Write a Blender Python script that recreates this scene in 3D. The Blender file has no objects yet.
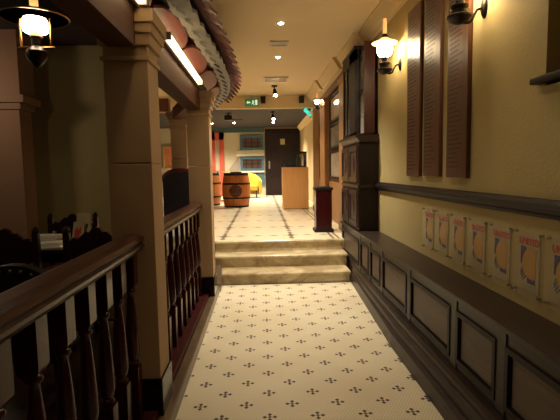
import bpy, bmesh, math, random
from mathutils import Vector, Matrix
PI = math.pi
rnd = random.Random(7)
S = bpy.context.scene
COL = S.collection

# ------------------------------------------------------------------ materials
def lin(c):
    return tuple((v / 12.92 if v <= .04045 else ((v + .055) / 1.055) ** 2.4) for v in [x / 255 for x in c]) + (1,)

class NT:
    """tiny node-graph writer"""
    def __init__(s, name):
        s.m = bpy.data.materials.new(name); s.m.use_nodes = True
        s.t = s.m.node_tree; s.n = s.t.nodes
        s.b = s.n['Principled BSDF']
    def node(s, typ, **kw):
        n = s.n.new(typ)
        for k, v in kw.items(): setattr(n, k, v)
        return n
    def link(s, a, b): s.t.links.new(a, b)
    def put(s, sock, v):
        if hasattr(v, 'is_linked') or isinstance(v, bpy.types.NodeSocket): s.link(v, sock)
        else: sock.default_value = v
    def math(s, op, a, b=0.0, c=0.0):
        n = s.node('ShaderNodeMath', operation=op)
        s.put(n.inputs[0], a); s.put(n.inputs[1], b); s.put(n.inputs[2], c)
        return n.outputs[0]
    def mix(s, f, a, b):
        n = s.node('ShaderNodeMix', data_type='RGBA')
        s.put(n.inputs[0], f); s.put(n.inputs[6], a); s.put(n.inputs[7], b)
        return n.outputs[2]
    def obj(s): return s.node('ShaderNodeTexCoord').outputs['Object']
    def geo(s): return s.node('ShaderNodeNewGeometry').outputs['Position']
    def mapped(s, vec, scale, rot=(0, 0, 0)):
        n = s.node('ShaderNodeMapping'); s.link(vec, n.inputs[0])
        n.inputs['Scale'].default_value = scale; n.inputs['Rotation'].default_value = rot
        return n.outputs[0]
    def noise(s, vec, scale, detail=4, rough=.55, dist=0):
        n = s.node('ShaderNodeTexNoise'); s.link(vec, n.inputs['Vector'])
        n.inputs['Scale'].default_value = scale; n.inputs['Detail'].default_value = detail
        n.inputs['Roughness'].default_value = rough; n.inputs['Distortion'].default_value = dist
        return n.outputs[0]
    def ramp(s, f, lo, hi):
        n = s.node('ShaderNodeMapRange'); s.link(f, n.inputs[0])
        n.inputs[1].default_value = lo; n.inputs[2].default_value = hi
        return n.outputs[0]
    def bump(s, h, strength, dist=.01):
        n = s.node('ShaderNodeBump'); s.link(h, n.inputs['Height'])
        n.inputs['Strength'].default_value = strength; n.inputs['Distance'].default_value = dist
        s.link(n.outputs[0], s.b.inputs['Normal'])
    def done(s, color=None, rough=.5, metal=0, spec=.5):
        if color is not None: s.put(s.b.inputs['Base Color'], color)
        s.put(s.b.inputs['Roughness'], rough); s.b.inputs['Metallic'].default_value = metal
        s.b.inputs['Specular IOR Level'].default_value = spec
        return s.m

def plain(name, c, rough=.5, metal=0, var=.12, scale=14, spec=.5, bump=0):
    g = NT(name); o = g.obj(); n = g.noise(o, scale)
    a = lin(c); b = tuple(v * (1 - var) for v in a[:3]) + (1,)
    if bump: g.bump(g.noise(o, scale * 6), bump, .004)
    return g.done(g.mix(n, b, a), rough, metal, spec)

def wood(name, c1, c2, rough=.4, axis=1, scale=1.0, spec=.28):
    g = NT(name); o = g.obj()
    sc = [14 * scale] * 3; sc[axis] = 1.1 * scale
    n = g.noise(g.mapped(o, sc), 2.2, 6, .6, .6)
    m = g.noise(o, 1.6, 2)
    col = g.mix(g.ramp(n, .3, .7), lin(c1), lin(c2))
    col = g.mix(g.math('MULTIPLY', m, .35), col, lin(c1))
    g.bump(n, .12, .004)
    return g.done(col, rough, 0, spec)

def plaster(name, c, var=.14, bump=.25, rough=.8, scale=3.0):
    g = NT(name); p = g.geo()
    n = g.noise(p, scale, 4); f = g.noise(p, 55, 3)
    a = lin(c); b = tuple(v * (1 - var) for v in a[:3]) + (1,)
    g.bump(f, bump, .006)
    return g.done(g.mix(n, b, a), rough, 0, .25)

def marble(name, c1, c2, rough=.3):
    g = NT(name); p = g.geo()
    n = g.noise(p, 2.5, 8, .65, 1.6); v = g.noise(g.mapped(p, (3, 3, 9)), 3, 6, .6, 2.5)
    k = g.math('ABSOLUTE', g.math('SUBTRACT', v, .5))
    col = g.mix(g.ramp(n, .35, .7), lin(c1), lin(c2))
    col = g.mix(g.math('MULTIPLY', g.math('LESS_THAN', k, .012), .35), col, lin((110, 84, 54)))
    return g.done(col, rough, 0, .5)

def glow(name, c, strength):
    g = NT(name); g.b.inputs['Emission Color'].default_value = lin(c)
    g.b.inputs['Emission Strength'].default_value = strength
    n = g.noise(g.obj(), 5)
    return g.done(g.mix(g.math('MULTIPLY', n, .1), lin(c), (1, 1, 1, 1)), .4)

def glassy(name, c, rough=.05, alpha=.25):
    g = NT(name); g.b.inputs['Alpha'].default_value = alpha
    n = g.noise(g.obj(), 8)
    return g.done(g.mix(g.math('MULTIPLY', n, .15), lin(c), (1, 1, 1, 1)), rough, 0, .6)

def tile_floor(name):
    """ivory mosaic laid diagonally with dark flowers of five tesserae on a centred square lattice"""
    g = NT(name); p = g.geo()
    sx = g.node('ShaderNodeSeparateXYZ'); g.link(p, sx.inputs[0]); x, y = sx.outputs[0], sx.outputs[1]
    A = .294
    def cell(v, off): return g.math('SUBTRACT', g.math('FLOORED_MODULO', g.math('SUBTRACT', v, off - A / 2), A), A / 2)
    masks = []
    for ox, oy in ((.018, 2.588), (.018 + A / 2, 2.588 + A / 2)):
        u = cell(x, ox); v = cell(y, oy)
        au = g.math('ABSOLUTE', u); av = g.math('ABSOLUTE', v)
        def dia(a, b, ca, cb, ra, rb):
            da = g.math('ABSOLUTE', g.math('SUBTRACT', a, ca)); db = g.math('ABSOLUTE', g.math('SUBTRACT', b, cb))
            s_ = g.math('ADD', g.math('DIVIDE', da, ra), g.math('DIVIDE', db, rb))
            return g.math('LESS_THAN', s_, 1.0)
        d1 = dia(au, av, .031, 0, .0155, .0155); d2 = dia(au, av, 0, .028, .0155, .0155)
        d3 = dia(au, av, 0, 0, .011, .02); d4 = dia(au, av, 0, 0, .03, .004)
        masks.append((g.math('MAXIMUM', d1, d2), g.math('MAXIMUM', d3, d4)))
    dark = g.math('MAXIMUM', masks[0][0], masks[1][0]); mid = g.math('MAXIMUM', masks[0][1], masks[1][1])
    q = .021
    def line(e):
        w = g.math('FLOORED_MODULO', e, q)
        return g.math('LESS_THAN', g.math('ABSOLUTE', g.math('SUBTRACT', w, q / 2)), .0017)
    gr = g.math('MAXIMUM', line(g.math('ADD', x, g.math('MULTIPLY', y, .6))), line(g.math('SUBTRACT', x, g.math('MULTIPLY', y, .6))))
    n = g.noise(p, 1.3, 5); n2 = g.noise(p, 40, 2)
    base = g.mix(g.ramp(n, .3, .75), lin((226, 213, 182)), lin((244, 235, 210)))
    base = g.mix(g.math('MULTIPLY', n2, .25), base, lin((196, 178, 136)))
    base = g.mix(g.math('MULTIPLY', gr, .38), base, lin((120, 98, 62)))
    col = g.mix(mid, base, lin((112, 70, 52))); col = g.mix(dark, col, lin((52, 34, 32)))
    return g.done(col, .42, 0, .4)

def hall_floor(name):
    """ivory upper floor with a grid of dark lozenge chains and a double border line"""
    g = NT(name); p = g.geo()
    sx = g.node('ShaderNodeSeparateXYZ'); g.link(p, sx.inputs[0]); x, y = sx.outputs[0], sx.outputs[1]
    A = 1.04
    def cell(v, off, a): return g.math('SUBTRACT', g.math('FLOORED_MODULO', g.math('SUBTRACT', v, off - a / 2), a), a / 2)
    u = g.math('ABSOLUTE', cell(x, .43, A)); v = g.math('ABSOLUTE', cell(y, 7.95, A))
    us = g.math('ABSOLUTE', cell(x, .43, A / 4)); vs = g.math('ABSOLUTE', cell(y, 7.95, A / 4))
    def loz(a, b, ra, rb): return g.math('LESS_THAN', g.math('ADD', g.math('DIVIDE', a, ra), g.math('DIVIDE', b, rb)), 1.0)
    chain = g.math('MAXIMUM', loz(u, vs, .05, .10), loz(us, v, .085, .045))
    star = g.math('MAXIMUM', loz(u, v, .15, .05), loz(u, v, .06, .2))
    m = g.math('MAXIMUM', chain, star)
    b1 = g.math('LESS_THAN', g.math('ABSOLUTE', g.math('SUBTRACT', x, 1.04)), .018)
    b2 = g.math('LESS_THAN', g.math('ABSOLUTE', g.math('SUBTRACT', x, 1.12)), .018)
    inb = g.math('LESS_THAN', x, 1.0)
    m = g.math('MAXIMUM', g.math('MULTIPLY', m, inb), g.math('MAXIMUM', b1, b2))
    n = g.noise(p, 2, 4)
    base = g.mix(n, lin((216, 200, 166)), lin((238, 226, 196)))
    return g.done(g.mix(g.math('MULTIPLY', m, .85), base, lin((58, 42, 38))), .3, 0, .5)

M = dict(
    tile=tile_floor('ivory_mosaic'), hall=hall_floor('ivory_hall_floor'),
    wall=plaster('olive_plaster', (184, 166, 116), bump=.45), cream=plaster('cream_plaster', (216, 192, 148), bump=.05),
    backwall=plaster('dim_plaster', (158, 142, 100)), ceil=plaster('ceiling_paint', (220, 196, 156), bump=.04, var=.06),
    darkceil=plaster('dark_ceiling', (62, 58, 58), bump=.05), leftceil=plaster('brown_ceiling', (54, 40, 40)),
    stone=plaster('column_stone', (180, 148, 112), var=.2, bump=.15, scale=2), marble=marble('cream_marble', (158, 136, 98), (228, 212, 174)),
    curb=marble('curb_stone', (84, 66, 50), (112, 92, 68)),
    bench=wood('bench_wood', (38, 29, 26), (62, 50, 43), .36), bench_panel=wood('panel_wood', (84, 70, 60), (106, 90, 77), .45),
    board=wood('board_wood', (70, 42, 27), (100, 64, 42), .36, 2), ink=plain('engraved_ink', (46, 26, 18), .6),
    rail=wood('rail_wood', (50, 28, 21), (82, 52, 38), .28), mahog=wood('mahogany', (42, 12, 14), (64, 20, 20), .22, 2),
    plinth=wood('red_brown_base', (52, 20, 18), (74, 30, 25), .3), darkwood=wood('dark_wood', (20, 12, 13), (36, 23, 22), .5, 2),
    cabinet=wood('cabinet_wood', (38, 27, 24), (64, 46, 37), .35, 2),
    hutch=wood('hutch_wood', (54, 26, 22), (80, 40, 33), .35, 2), black=plain('black_skirting', (16, 13, 14), .15),
    iron=plain('bronze_metal', (44, 34, 30), .35, .7), brass=plain('brass', (150, 108, 60), .3, .9), steel=plain('steel', (190, 185, 175), .3, .9),
    blackplastic=plain('black_plastic', (18, 17, 18), .5), chair=wood('chair_wood', (26, 12, 12), (44, 20, 20), .28, 2),
    leather=plain('dark_leather', (24, 16, 22), .4), redleather=plain('maroon_leather', (84, 14, 18), .45),
    white=plain('white_paper', (180, 164, 126), .7), linen=plain('white_linen', (226, 220, 204), .8),
    red=plain('red_ink', (186, 48, 40), .6), orange=plain('orange_ink', (196, 146, 66), .6), blue=plain('blue_ink', (20, 28, 100), .6),
    grey=plain('grey_ink', (150, 140, 124), .7), acrylic=glassy('acrylic', (226, 214, 180), .12, .08), glass=glassy('dark_glass', (26, 32, 30), .04, .28),
    clear=glassy('clear_glass', (245, 235, 215), .05, .22),
    paleglass=plain('opal_glass', (244, 228, 190), .2),
    globe=glow('lit_globe', (255, 234, 190), 46), globe_far=glow('lit_far_globe', (255, 234, 190), 60), globe_left=glow('lit_hanging_globe', (255, 234, 190), 22),
    strip=glow('strip_light', (255, 226, 170), 6), spot=glow('lit_downlight', (255, 232, 190), 40),
    shadeglow=glow('glowing_shade', (255, 206, 130), 1.3), chimneyglow=glow('glowing_chimney', (255, 190, 110), .55),
    teal=glow('teal_lamp', (30, 190, 175), 1.0), green=plain('sign_green', (20, 92, 52), .5), greenlit=glow('lit_sign_green', (24, 112, 60), .25), signwhite=glow('lit_sign_white', (210, 240, 210), .5),
    orangewood=wood('orange_veneer', (218, 160, 98), (232, 178, 116), .35, 2), oak=wood('barrel_oak', (164, 94, 48), (204, 128, 70), .4, 2),
    hoop=plain('hoop_iron', (36, 26, 24), .4, .6), stamp=plain('barrel_stamp', (92, 44, 26), .6), stampink=plain('stamp_letters', (40, 20, 16), .6),
    tiled=plain('dark_red_tile', (106, 50, 46), .4, 0, .3, 9), silver=plain('grey_tile', (142, 136, 128), .5, 0, .25, 12),
    soffit=wood('red_soffit', (104, 36, 24), (128, 50, 34), .4, 1), mural_wall=plaster('pale_grey_facade', (192, 182, 156), bump=.05),
    white_paint=plain('white_paint', (226, 216, 190), .7), muralblue=plain('facade_blue', (62, 98, 116), .6), muralteal=plain('facade_teal', (58, 80, 84), .7), muralred=plain('facade_red', (188, 76, 52), .6),
    muralbrick=plain('dark_pane', (96, 70, 62), .35, 0, .5, 6), yellow=plain('yellow_vinyl', (196, 166, 62), .5),
    doorwood=wood('door_wood', (26, 15, 16), (42, 27, 26), .35, 2), peach=plain('peach_paint', (206, 130, 84), .6),
    pillarpaint=plaster('pillar_paint', (140, 108, 86), bump=.05), beamwood=wood('beam_wood', (66, 34, 22), (92, 50, 32), .55), leftfloor=wood('left_floor_wood', (38, 22, 16), (62, 38, 26), .4, 1), frieze=wood('frieze_wood', (84, 56, 50), (110, 78, 66), .4, 1),
    pilaster=wood('pilaster_wood', (150, 108, 70), (178, 134, 90), .4, 2), vent=plain('vent_plastic', (190, 176, 158), .5),
    picture=plain('picture_print', (206, 186, 150), .5, 0, .6, 7), picture2=plain('dark_picture_print', (90, 84, 84), .4, 0, .6, 9),
    green_bottle=plain('green_stock', (70, 92, 64), .4),
)

# ------------------------------------------------------------------ mesh helpers
class MB:
    def __init__(s): s.bm = bmesh.new()
    def box(s, a, b, bev=0):
        r = bmesh.ops.create_cube(s.bm, size=1)
        vs = r['verts']
        for v in vs:
            for i in range(3): v.co[i] = a[i] + (v.co[i] + .5) * (b[i] - a[i])
        if bev:
            es = list({e for v in vs for e in v.link_edges})
            bmesh.ops.bevel(s.bm, geom=es, offset=bev, segments=2, profile=.7, affect='EDGES')
        return s
    def lathe(s, prof, c=(0, 0, 0), n=20, ax='z', sx=1, sy=1):
        rings = []
        for r, z in prof:
            ring = []
            for k in range(n):
                a = 2 * PI * k / n
                x, y = r * math.cos(a) * sx, r * math.sin(a) * sy
                p = (x, y, z) if ax == 'z' else ((z, x, y) if ax == 'x' else (x, z, y))
                ring.append(s.bm.verts.new((c[0] + p[0], c[1] + p[1], c[2] + p[2])))
            rings.append(ring)
        for A, B in zip(rings, rings[1:]):
            for k in range(n): s.bm.faces.new((A[k], A[(k + 1) % n], B[(k + 1) % n], B[k]))
        if prof[0][0] > 1e-4: s.bm.faces.new(rings[0][::-1])
        if prof[-1][0] > 1e-4: s.bm.faces.new(rings[-1])
        return s
    def tube(s, pts, r, n=10):
        pts = [Vector(p) for p in pts]; rings = []
        for i, p in enumerate(pts):
            t = (pts[min(i + 1, len(pts) - 1)] - pts[max(i - 1, 0)]).normalized()
            u = t.cross(Vector((0, 0, 1)))
            if u.length < .05: u = t.cross(Vector((0, 1, 0)))
            u.normalize(); w = t.cross(u)
            rr = r[i] if isinstance(r, (list, tuple)) else r
            rings.append([s.bm.verts.new(p + rr * (math.cos(2 * PI * k / n) * u + math.sin(2 * PI * k / n) * w)) for k in range(n)])
        for A, B in zip(rings, rings[1:]):
            for k in range(n): s.bm.faces.new((A[k], A[(k + 1) % n], B[(k + 1) % n], B[k]))
        s.bm.faces.new(rings[0][::-1]); s.bm.faces.new(rings[-1])
        return s
    def prism(s, outline, lo, hi, plane='xz'):
        """closed outline of 2D points extruded along the missing axis"""
        def P(a, b, d): return (a, d, b) if plane == 'xz' else ((a, b, d) if plane == 'xy' else (d, a, b))
        A = [s.bm.verts.new(P(a, b, lo)) for a, b in outline]; B = [s.bm.verts.new(P(a, b, hi)) for a, b in outline]
        n = len(outline)
        s.bm.faces.new(A); s.bm.faces.new(B[::-1])
        for k in range(n): s.bm.faces.new((A[k], B[k], B[(k + 1) % n], A[(k + 1) % n]))
        return s
    def loft(s, rings, closed=True, caps=True):
        R = [[s.bm.verts.new(p) for p in ring] for ring in rings]
        n = len(rings[0])
        for A, B in zip(R, R[1:]):
            for k in range(n if closed else n - 1): s.bm.faces.new((A[k], A[(k + 1) % n], B[(k + 1) % n], B[k]))
        if caps and closed: s.bm.faces.new(R[0][::-1]); s.bm.faces.new(R[-1])
        return s
    def ball(s, c, r, sc=(1, 1, 1), u=14, v=10):
        q = bmesh.ops.create_uvsphere(s.bm, u_segments=u, v_segments=v, radius=r)
        for w in q['verts']: w.co = Vector(c) + Vector((w.co.x * sc[0], w.co.y * sc[1], w.co.z * sc[2]))
        return s

def part(name, mb, mat, parent=None, smooth=False, label=None, local=False):
    bmesh.ops.recalc_face_normals(mb.bm, faces=mb.bm.faces)
    me = bpy.data.meshes.new(name)
    mb.bm.to_mesh(me); mb.bm.free()
    me.materials.append(M[mat])
    if smooth:
        for p in me.polygons: p.use_smooth = True
        try: me.set_sharp_from_angle(angle=math.radians(38))
        except Exception: pass
    o = bpy.data.objects.new(name, me); COL.objects.link(o)
    if parent is not None:
        o.parent = parent
        if not local:                                   # mesh was written in world metres
            r = parent
            off = Vector(r.location)
            while r.parent: r = r.parent; off += Vector(r.location)
            me.transform(Matrix.Translation(-off))
    if label: o['label'] = label
    return o
def tag(o, label, cat, group=None):
    o['label'] = label; o['category'] = cat
    if group: o['group'] = group
    return o
def thing(name, label, cat, loc=(0, 0, 0), group=None, rz=0):
    o = bpy.data.objects.new(name, None); COL.objects.link(o)
    o.location = loc; o.rotation_euler = (0, 0, rz); o.empty_display_size = .1
    return tag(o, label, cat, group)
def struct(name, mb, mat, smooth=False):
    o = part(name, mb, mat, None, smooth); o['kind'] = 'structure'; return o
def dup(root, loc, label, rz=None, scale=None):
    def cp(o, par):
        c = o.copy(); COL.objects.link(c); c.parent = par
        for ch in [k for k in bpy.data.objects if k.parent == o]: cp(ch, c)
        return c
    r = cp(root, None); r.location = loc; r['label'] = label
    if rz is not None: r.rotation_euler = (0, 0, rz)
    if scale: r.scale = scale
    return r
def words(txt, size, xf, depth=.0015, bold=0):
    """lettering as an MB; xf is a Matrix taking text XY plane into place"""
    c = bpy.data.curves.new('lettering', 'FONT'); c.body = txt; c.size = size; c.extrude = depth; c.offset = bold
    c.align_x = 'CENTER'; c.align_y = 'CENTER'
    o = bpy.data.objects.new('lettering', c); COL.objects.link(o)
    dg = bpy.context.evaluated_depsgraph_get(); me = bpy.data.meshes.new_from_object(o.evaluated_get(dg))
    b = MB(); b.bm.from_mesh(me); bmesh.ops.transform(b.bm, matrix=xf, verts=b.bm.verts)
    bpy.data.objects.remove(o); bpy.data.curves.remove(c); bpy.data.meshes.remove(me)
    return b
def frame_yz(b, x0, x1, y0, y1, z0, z1, w):
    """rectangular ring in the YZ plane between x0 and x1"""
    b.box((x0, y0, z0), (x1, y1, z0 + w)); b.box((x0, y0, z1 - w), (x1, y1, z1))
    b.box((x0, y0, z0 + w), (x1, y0 + w, z1 - w)); b.box((x0, y1 - w, z0 + w), (x1, y1, z1 - w)); return b
def frame_xz(b, y0, y1, x0, x1, z0, z1, w):
    b.box((x0, y0, z0), (x1, y1, z0 + w)); b.box((x0, y0, z1 - w), (x1, y1, z1))
    b.box((x0, y0, z0 + w), (x0 + w, y1, z1 - w)); b.box((x1 - w, y0, z0 + w), (x1, y1, z1 - w)); return b

U = .476          # level of the upper hall
W = 1.44          # plane of the right wall
CE = 3.3          # ceiling

# ------------------------------------------------------------------ setting
struct('floor', MB().box((-.62, -2.5, -.1), (1.46, 5.75, 0)), 'tile')
struct('floor', MB().box((-5.2, -2.5, -.1), (-.852, 6.43, .12)), 'leftfloor')
struct('floor', MB().box((-6, 6.46, -.1), (1.9, 18.1, U)), 'hall')
struct('ceiling', MB().box((-.9, -2.5, CE), (1.6, 11.2, CE + .1)), 'ceil')
struct('ceiling', MB().box((-6, -2.5, CE), (-.9, 7.6, CE + .1)), 'leftceil')
struct('ceiling', MB().box((-6, 7.6, CE), (-.9, 11.2, CE + .1)), 'ceil')
struct('ceiling', MB().box((-6, 11.2, 3.2), (1.9, 18.1, CE + .1)), 'darkceil')
wr = MB().box((W, 2.24, -.1), (W + .2, 11.2, CE)).box((W, -2.5, -.1), (W + .2, 1.1, CE)).box((W, 1.1, -.1), (W + .2, 2.24, 1.9)).box((W + .45, 1.1, 1.8), (W + .55, 2.34, CE)).box((W + .2, 2.24, 1.8), (W + .45, 2.34, CE)).box((W + .2, 1.0, 1.8), (W + .45, 1.1, CE)).box((W + .2, 1.1, 1.8), (W + .45, 2.24, 1.9)).box((W + .2, 1.1, CE), (W + .45, 2.24, CE + .05))
struct('wall_right', wr, 'wall')
struct('trim_17', MB().box((W - .05, 1.03, 1.912), (W + .2, 2.3, 1.945), .01), 'darkwood')   # sill of the niche
struct('wall_right', MB().box((1.56, 11.2, .376), (1.76, 18, 3.2)), 'cream')
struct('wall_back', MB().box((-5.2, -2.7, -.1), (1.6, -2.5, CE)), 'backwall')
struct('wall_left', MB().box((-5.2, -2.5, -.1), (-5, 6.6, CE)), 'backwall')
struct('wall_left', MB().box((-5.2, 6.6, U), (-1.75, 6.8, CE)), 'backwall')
struct('wall_left', MB().box((-6.2, 6.8, U), (-6, 18, CE)), 'peach')
struct('trim_1', MB().box((-6, 11.0, 3.0), (1.44, 11.2, CE)), 'cream')            # bulkhead
# far facade
struct('wall_far', MB().box((-6, 18, .376), (.12, 18.2, 3.2)), 'mural_wall')
struct('wall_far', MB().box((.12, 18, .376), (1.76, 18.2, 3.2)), 'cream')
# cornice with its stepped breaks
PRO = [(0, 0), (0, -.19), (.018, -.19), (.024, -.165), (.05, -.15), (.06, -.12), (.1, -.06), (.115, -.035), (.13, -.03), (.13, 0)]
segs = [(-2.5, 6.05, W), (6.05, 7.35, 1.37), (7.35, 9.2, 1.30), (9.2, 11.0, 1.24)]
cn = MB()
for y0, y1, xw in segs:
    cn.prism([(xw - a, CE + b) for a, b in PRO], y0, y1, 'xz')
    if xw < W: cn.box((xw, y0, CE - .19), (W, y1, CE))
struct('trim_2', cn, 'cream')
# chair rail
CR = [(0, -.045), (.022, -.04), (.03, -.025), (.05, -.012), (.055, .01), (.045, .03), (.03, .034), (.02, .05), (0, .055)]
struct('trim_3', MB().prism([(W - a, 1.275 + b) for a, b in CR], -2.5, 5.44), 'darkwood')
# dark beam over the dining side and the kerb beside the mosaic
struct('trim_4', MB().box((-5, 4.0, 2.82), (-.95, 4.25, CE), .01), 'darkwood')
struct('trim_5', MB().box((-.625, -2.5, 0), (-.552, 5.62, .09), .012), 'curb')
struct('trim_6', MB().box((-5.0, 6.43, 0), (-.7, 6.46, U)), 'curb')
# cornice and frieze beyond the bulkhead
struct('trim_7', MB().prism([(1.56 - a, 3.2 + b) for a, b in PRO], 11.3, 17.9), 'cream')

# ------------------------------------------------------------------ marble steps
st = thing('marble_staircase', 'three cream marble steps leading up from the mosaic corridor to the hall', 'steps', (.3, 5.9, 0))
for (y0, z0, z1, xa, xb) in ((5.75, 0, .15, -.62, 1.135), (6.12, .15, .315, -.70, 1.165), (6.425, .315, U, -.76, 1.165)):
    y1 = {5.75: 6.46, 6.12: 6.46, 6.425: 6.80}[y0]
    b = MB().box((xa, y0 + .025, z0), (xb, 6.4595, z1 - .04) if y0 < 6.4 else (xb, 6.4595, z1 - .04))
    s = part('step', b, 'marble', st)
    n = MB().prism([(y0 + .03, z1 - .04), (y0 + .012, z1 - .045), (y0, z1 - .032), (y0, z1 - .012), (y0 + .01, z1 - .001), (6.4595, z1), (6.4595, z1 - .04)], xa - .005, xb + .01, 'yz')
    part('tread', n, 'marble', s)
sc = MB().prism([(5.44 + .3 * i / 8, .10 + .17 * (1 - math.cos(PI * i / 8)) / 2) for i in range(9)] + [(5.75, 0.001), (5.44, .001)], -.615, -.545, 'yz')
part('curved_side', sc, 'curb', st, True)

# ------------------------------------------------------------------ panelled bench ledge on the right
LX = 1.185
bn = thing('panelled_ledge', 'long dark wood panelled ledge running along the right wall below the plaques', 'wall ledge', (1.3, 3, 0))
part('ledge_top', MB().box((LX - .02, -2.4, .69), (W, 6.6, .72), .006), 'bench', bn)
part('body', MB().box((LX + .012, -2.4, .001), (W, 6.6, .69)), 'bench', bn)
def lane(y): return 1.055 if y < 3.6 else (1.055 + (y - 3.6) * .043)
pl = MB()
prof = [(0, 0), (0, .115), (.012, .125), (.03, .128), (.034, .165), (.05, .178), (.066, .182), (.07, .215), (.09, .235), (.13, .24)]
rings = []
for y in (-2.4, 3.6, 5.72):
    x0 = lane(y); k = (LX + .01 - x0) / .13
    rings.append([(x0 + a * k, y, z + .001) for a, z in prof] + [(LX + .03, y, .24), (LX + .03, y, .001)])
pl.loft(rings)
part('plinth', pl, 'bench', bn)
divs = [6.55, 5.36, 4.86, 4.36, 3.53, 2.67, 2.115, 1.3, .45, -.4, -1.25, -2.1]
stl = MB().box((LX, -2.4, .24), (LX + .014, 6.6, .292)).box((LX, -2.4, .62), (LX + .014, 6.6, .69))
part('rail', stl, 'bench', bn)
for i, y in enumerate(divs):
    part('stile', MB().box((LX - .006, y - .045, .24), (LX + .014, y + .045, .69), .004), 'bench', bn)
    if i < len(divs) - 1:
        a, c = divs[i + 1] + .045, y - .045
        b = MB(); frame_yz(b, LX - .012, LX + .012, a, c, .292, .62, .03)
        f = part('panel', MB().box((LX + .004, a + .05, .335), (LX + .0125, c - .05, .577)), 'bench_panel', bn, label='paler raised panel')
        part('moulding', b, 'darkwood', f)

# ------------------------------------------------------------------ memorial boards
def board(y0, y1, z0, z1, label):
    o = thing('sign_board', label, 'wall board', (W, (y0 + y1) / 2, z0), 'lettered boards on the right wall')
    part('plank', MB().box((W - .033, y0, z0), (W - .003, y1, z1), .004), 'board', o)
    b = MB(); r = random.Random(int(y0 * 100)); z = z1 - .08
    while z > z0 + .06:
        if True:
            x = y1 - .035
            end = y1 - (y1 - y0) * r.uniform(.45, .72)
            while x > end:
                w = r.uniform(.014, .034); b.box((W - .0335, x - w, z), (W - .0325, x, z + .013)); x -= w + .008
        z -= .033
    part('lettering', b, 'ink', o)
board(3.965, 4.305, 1.42, 2.95, 'brown lettered wooden board closest to the wall lamp and cabinet')
board(3.515, 3.855, 1.425, 3.03, 'brown lettered wooden board in the middle of the three')
board(3.035, 3.37, 1.42, 3.06, 'brown lettered wooden board nearest the camera, beside the cut-off wall lamp')

# ------------------------------------------------------------------ plaques
def plaque(yc, label):
    o = thing('wall_plaque', label, 'plaque', (W, yc, .79), 'clear plaques above the ledge')
    w, z0, z1 = .125, .79, 1.155
    part('acrylic_cover', MB().box((W - .022, yc - w, z0), (W - .016, yc + w, z1), .002), 'acrylic', o)
    p = part('poster', MB().box((W - .004, yc - w + .03, z0 + .025), (W - .001, yc + w - .03, z1 - .025)), 'white', o)
    # text reads along -Y when seen from the corridor
    def xf(z): return Matrix(((0, 0, -1, W - .0055), (-1, 0, 0, yc), (0, 1, 0, z), (0, 0, 0, 1)))
    part('heading', words('UNITED', .05, xf(1.088), .001, .0022), 'red', p, label='red capital lettering')
    # orange disc cut by the poster edge, blue corner pieces and hatching round it (u runs to the right as one faces the wall)
    cu, cv, rr = .03, -.012, .085
    def yz(pts): return [(yc - u, .985 + v) for u, v in pts]
    def ap(r, a): return (cu + r * math.cos(a), cv + r * math.sin(a))
    a0 = math.acos(.035 / rr)
    part('orange_disc', MB().prism(yz([ap(rr, a0 + (2 * PI - 2 * a0) * i / 24) for i in range(25)]), W - .006, W - .0042, 'yz'), 'orange', p)
    def clampu(q): return (max(-.072, min(.065, q[0])), max(-.125, min(.075, q[1])))
    A_ = [PI * .68, PI * .78, PI * .88, PI * 1.0, PI * 1.04]
    part('blue_corner', MB().prism(yz([ap(rr + .004, a) for a in A_] + [(-.072, cv - .012), (-.072, .075), (-.03, .075)]), W - .0058, W - .0043, 'yz'), 'blue', p)
    B_ = [PI * (1.36 + .25 * i / 5) for i in range(6)]
    part('blue_corner', MB().prism(yz([ap(rr + .004, a) for a in B_] + [(.065, -.125), (-.005, -.122)]), W - .0058, W - .0043, 'yz'), 'blue', p)
    for k in range(4):
        a = PI * (1.09 + .07 * k); q = ap(rr + .004, a); e = (q[0] - .018 - .004 * k, q[1] - .03 - .004 * (3 - k))
        part('hatch_line', MB().prism(yz([q, (q[0] + .007, q[1] - .002), (e[0] + .007, e[1]), e]), W - .0058, W - .0043, 'yz'), 'blue', p)
    part('small_print', MB().box((W - .0052, yc - .035, .845), (W - .0042, yc + .035, .85)), 'grey', p)
    part('subtitle', MB().box((W - .0052, yc - .05, 1.055), (W - .0042, yc + .05, 1.059)), 'grey', p)
    for sy in (-1, 1):
        for z in (z0 + .018, z1 - .018):
            part('screw', MB().lathe([(.007, -.026), (.007, -.002)], (W, yc + sy * (w - .014), z), 10, 'x'), 'steel', o, True)
for i, y in enumerate((3.77, 3.475, 3.19, 2.895, 2.605, 2.325, 2.04)):
    plaque(y, ['clear plaque with small poster, farthest along the right wall', 'clear plaque second from the cabinet end of the row',
               'clear plaque with poster, third from the cabinet end of the row', 'clear plaque in the middle of the row of seven, blue arc on its poster',
               'clear plaque, third from the camera end of the row', 'clear plaque with red heading, last one fully in view towards the camera',
               'clear plaque nearest the camera, cut by the right picture edge'][i])

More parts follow.
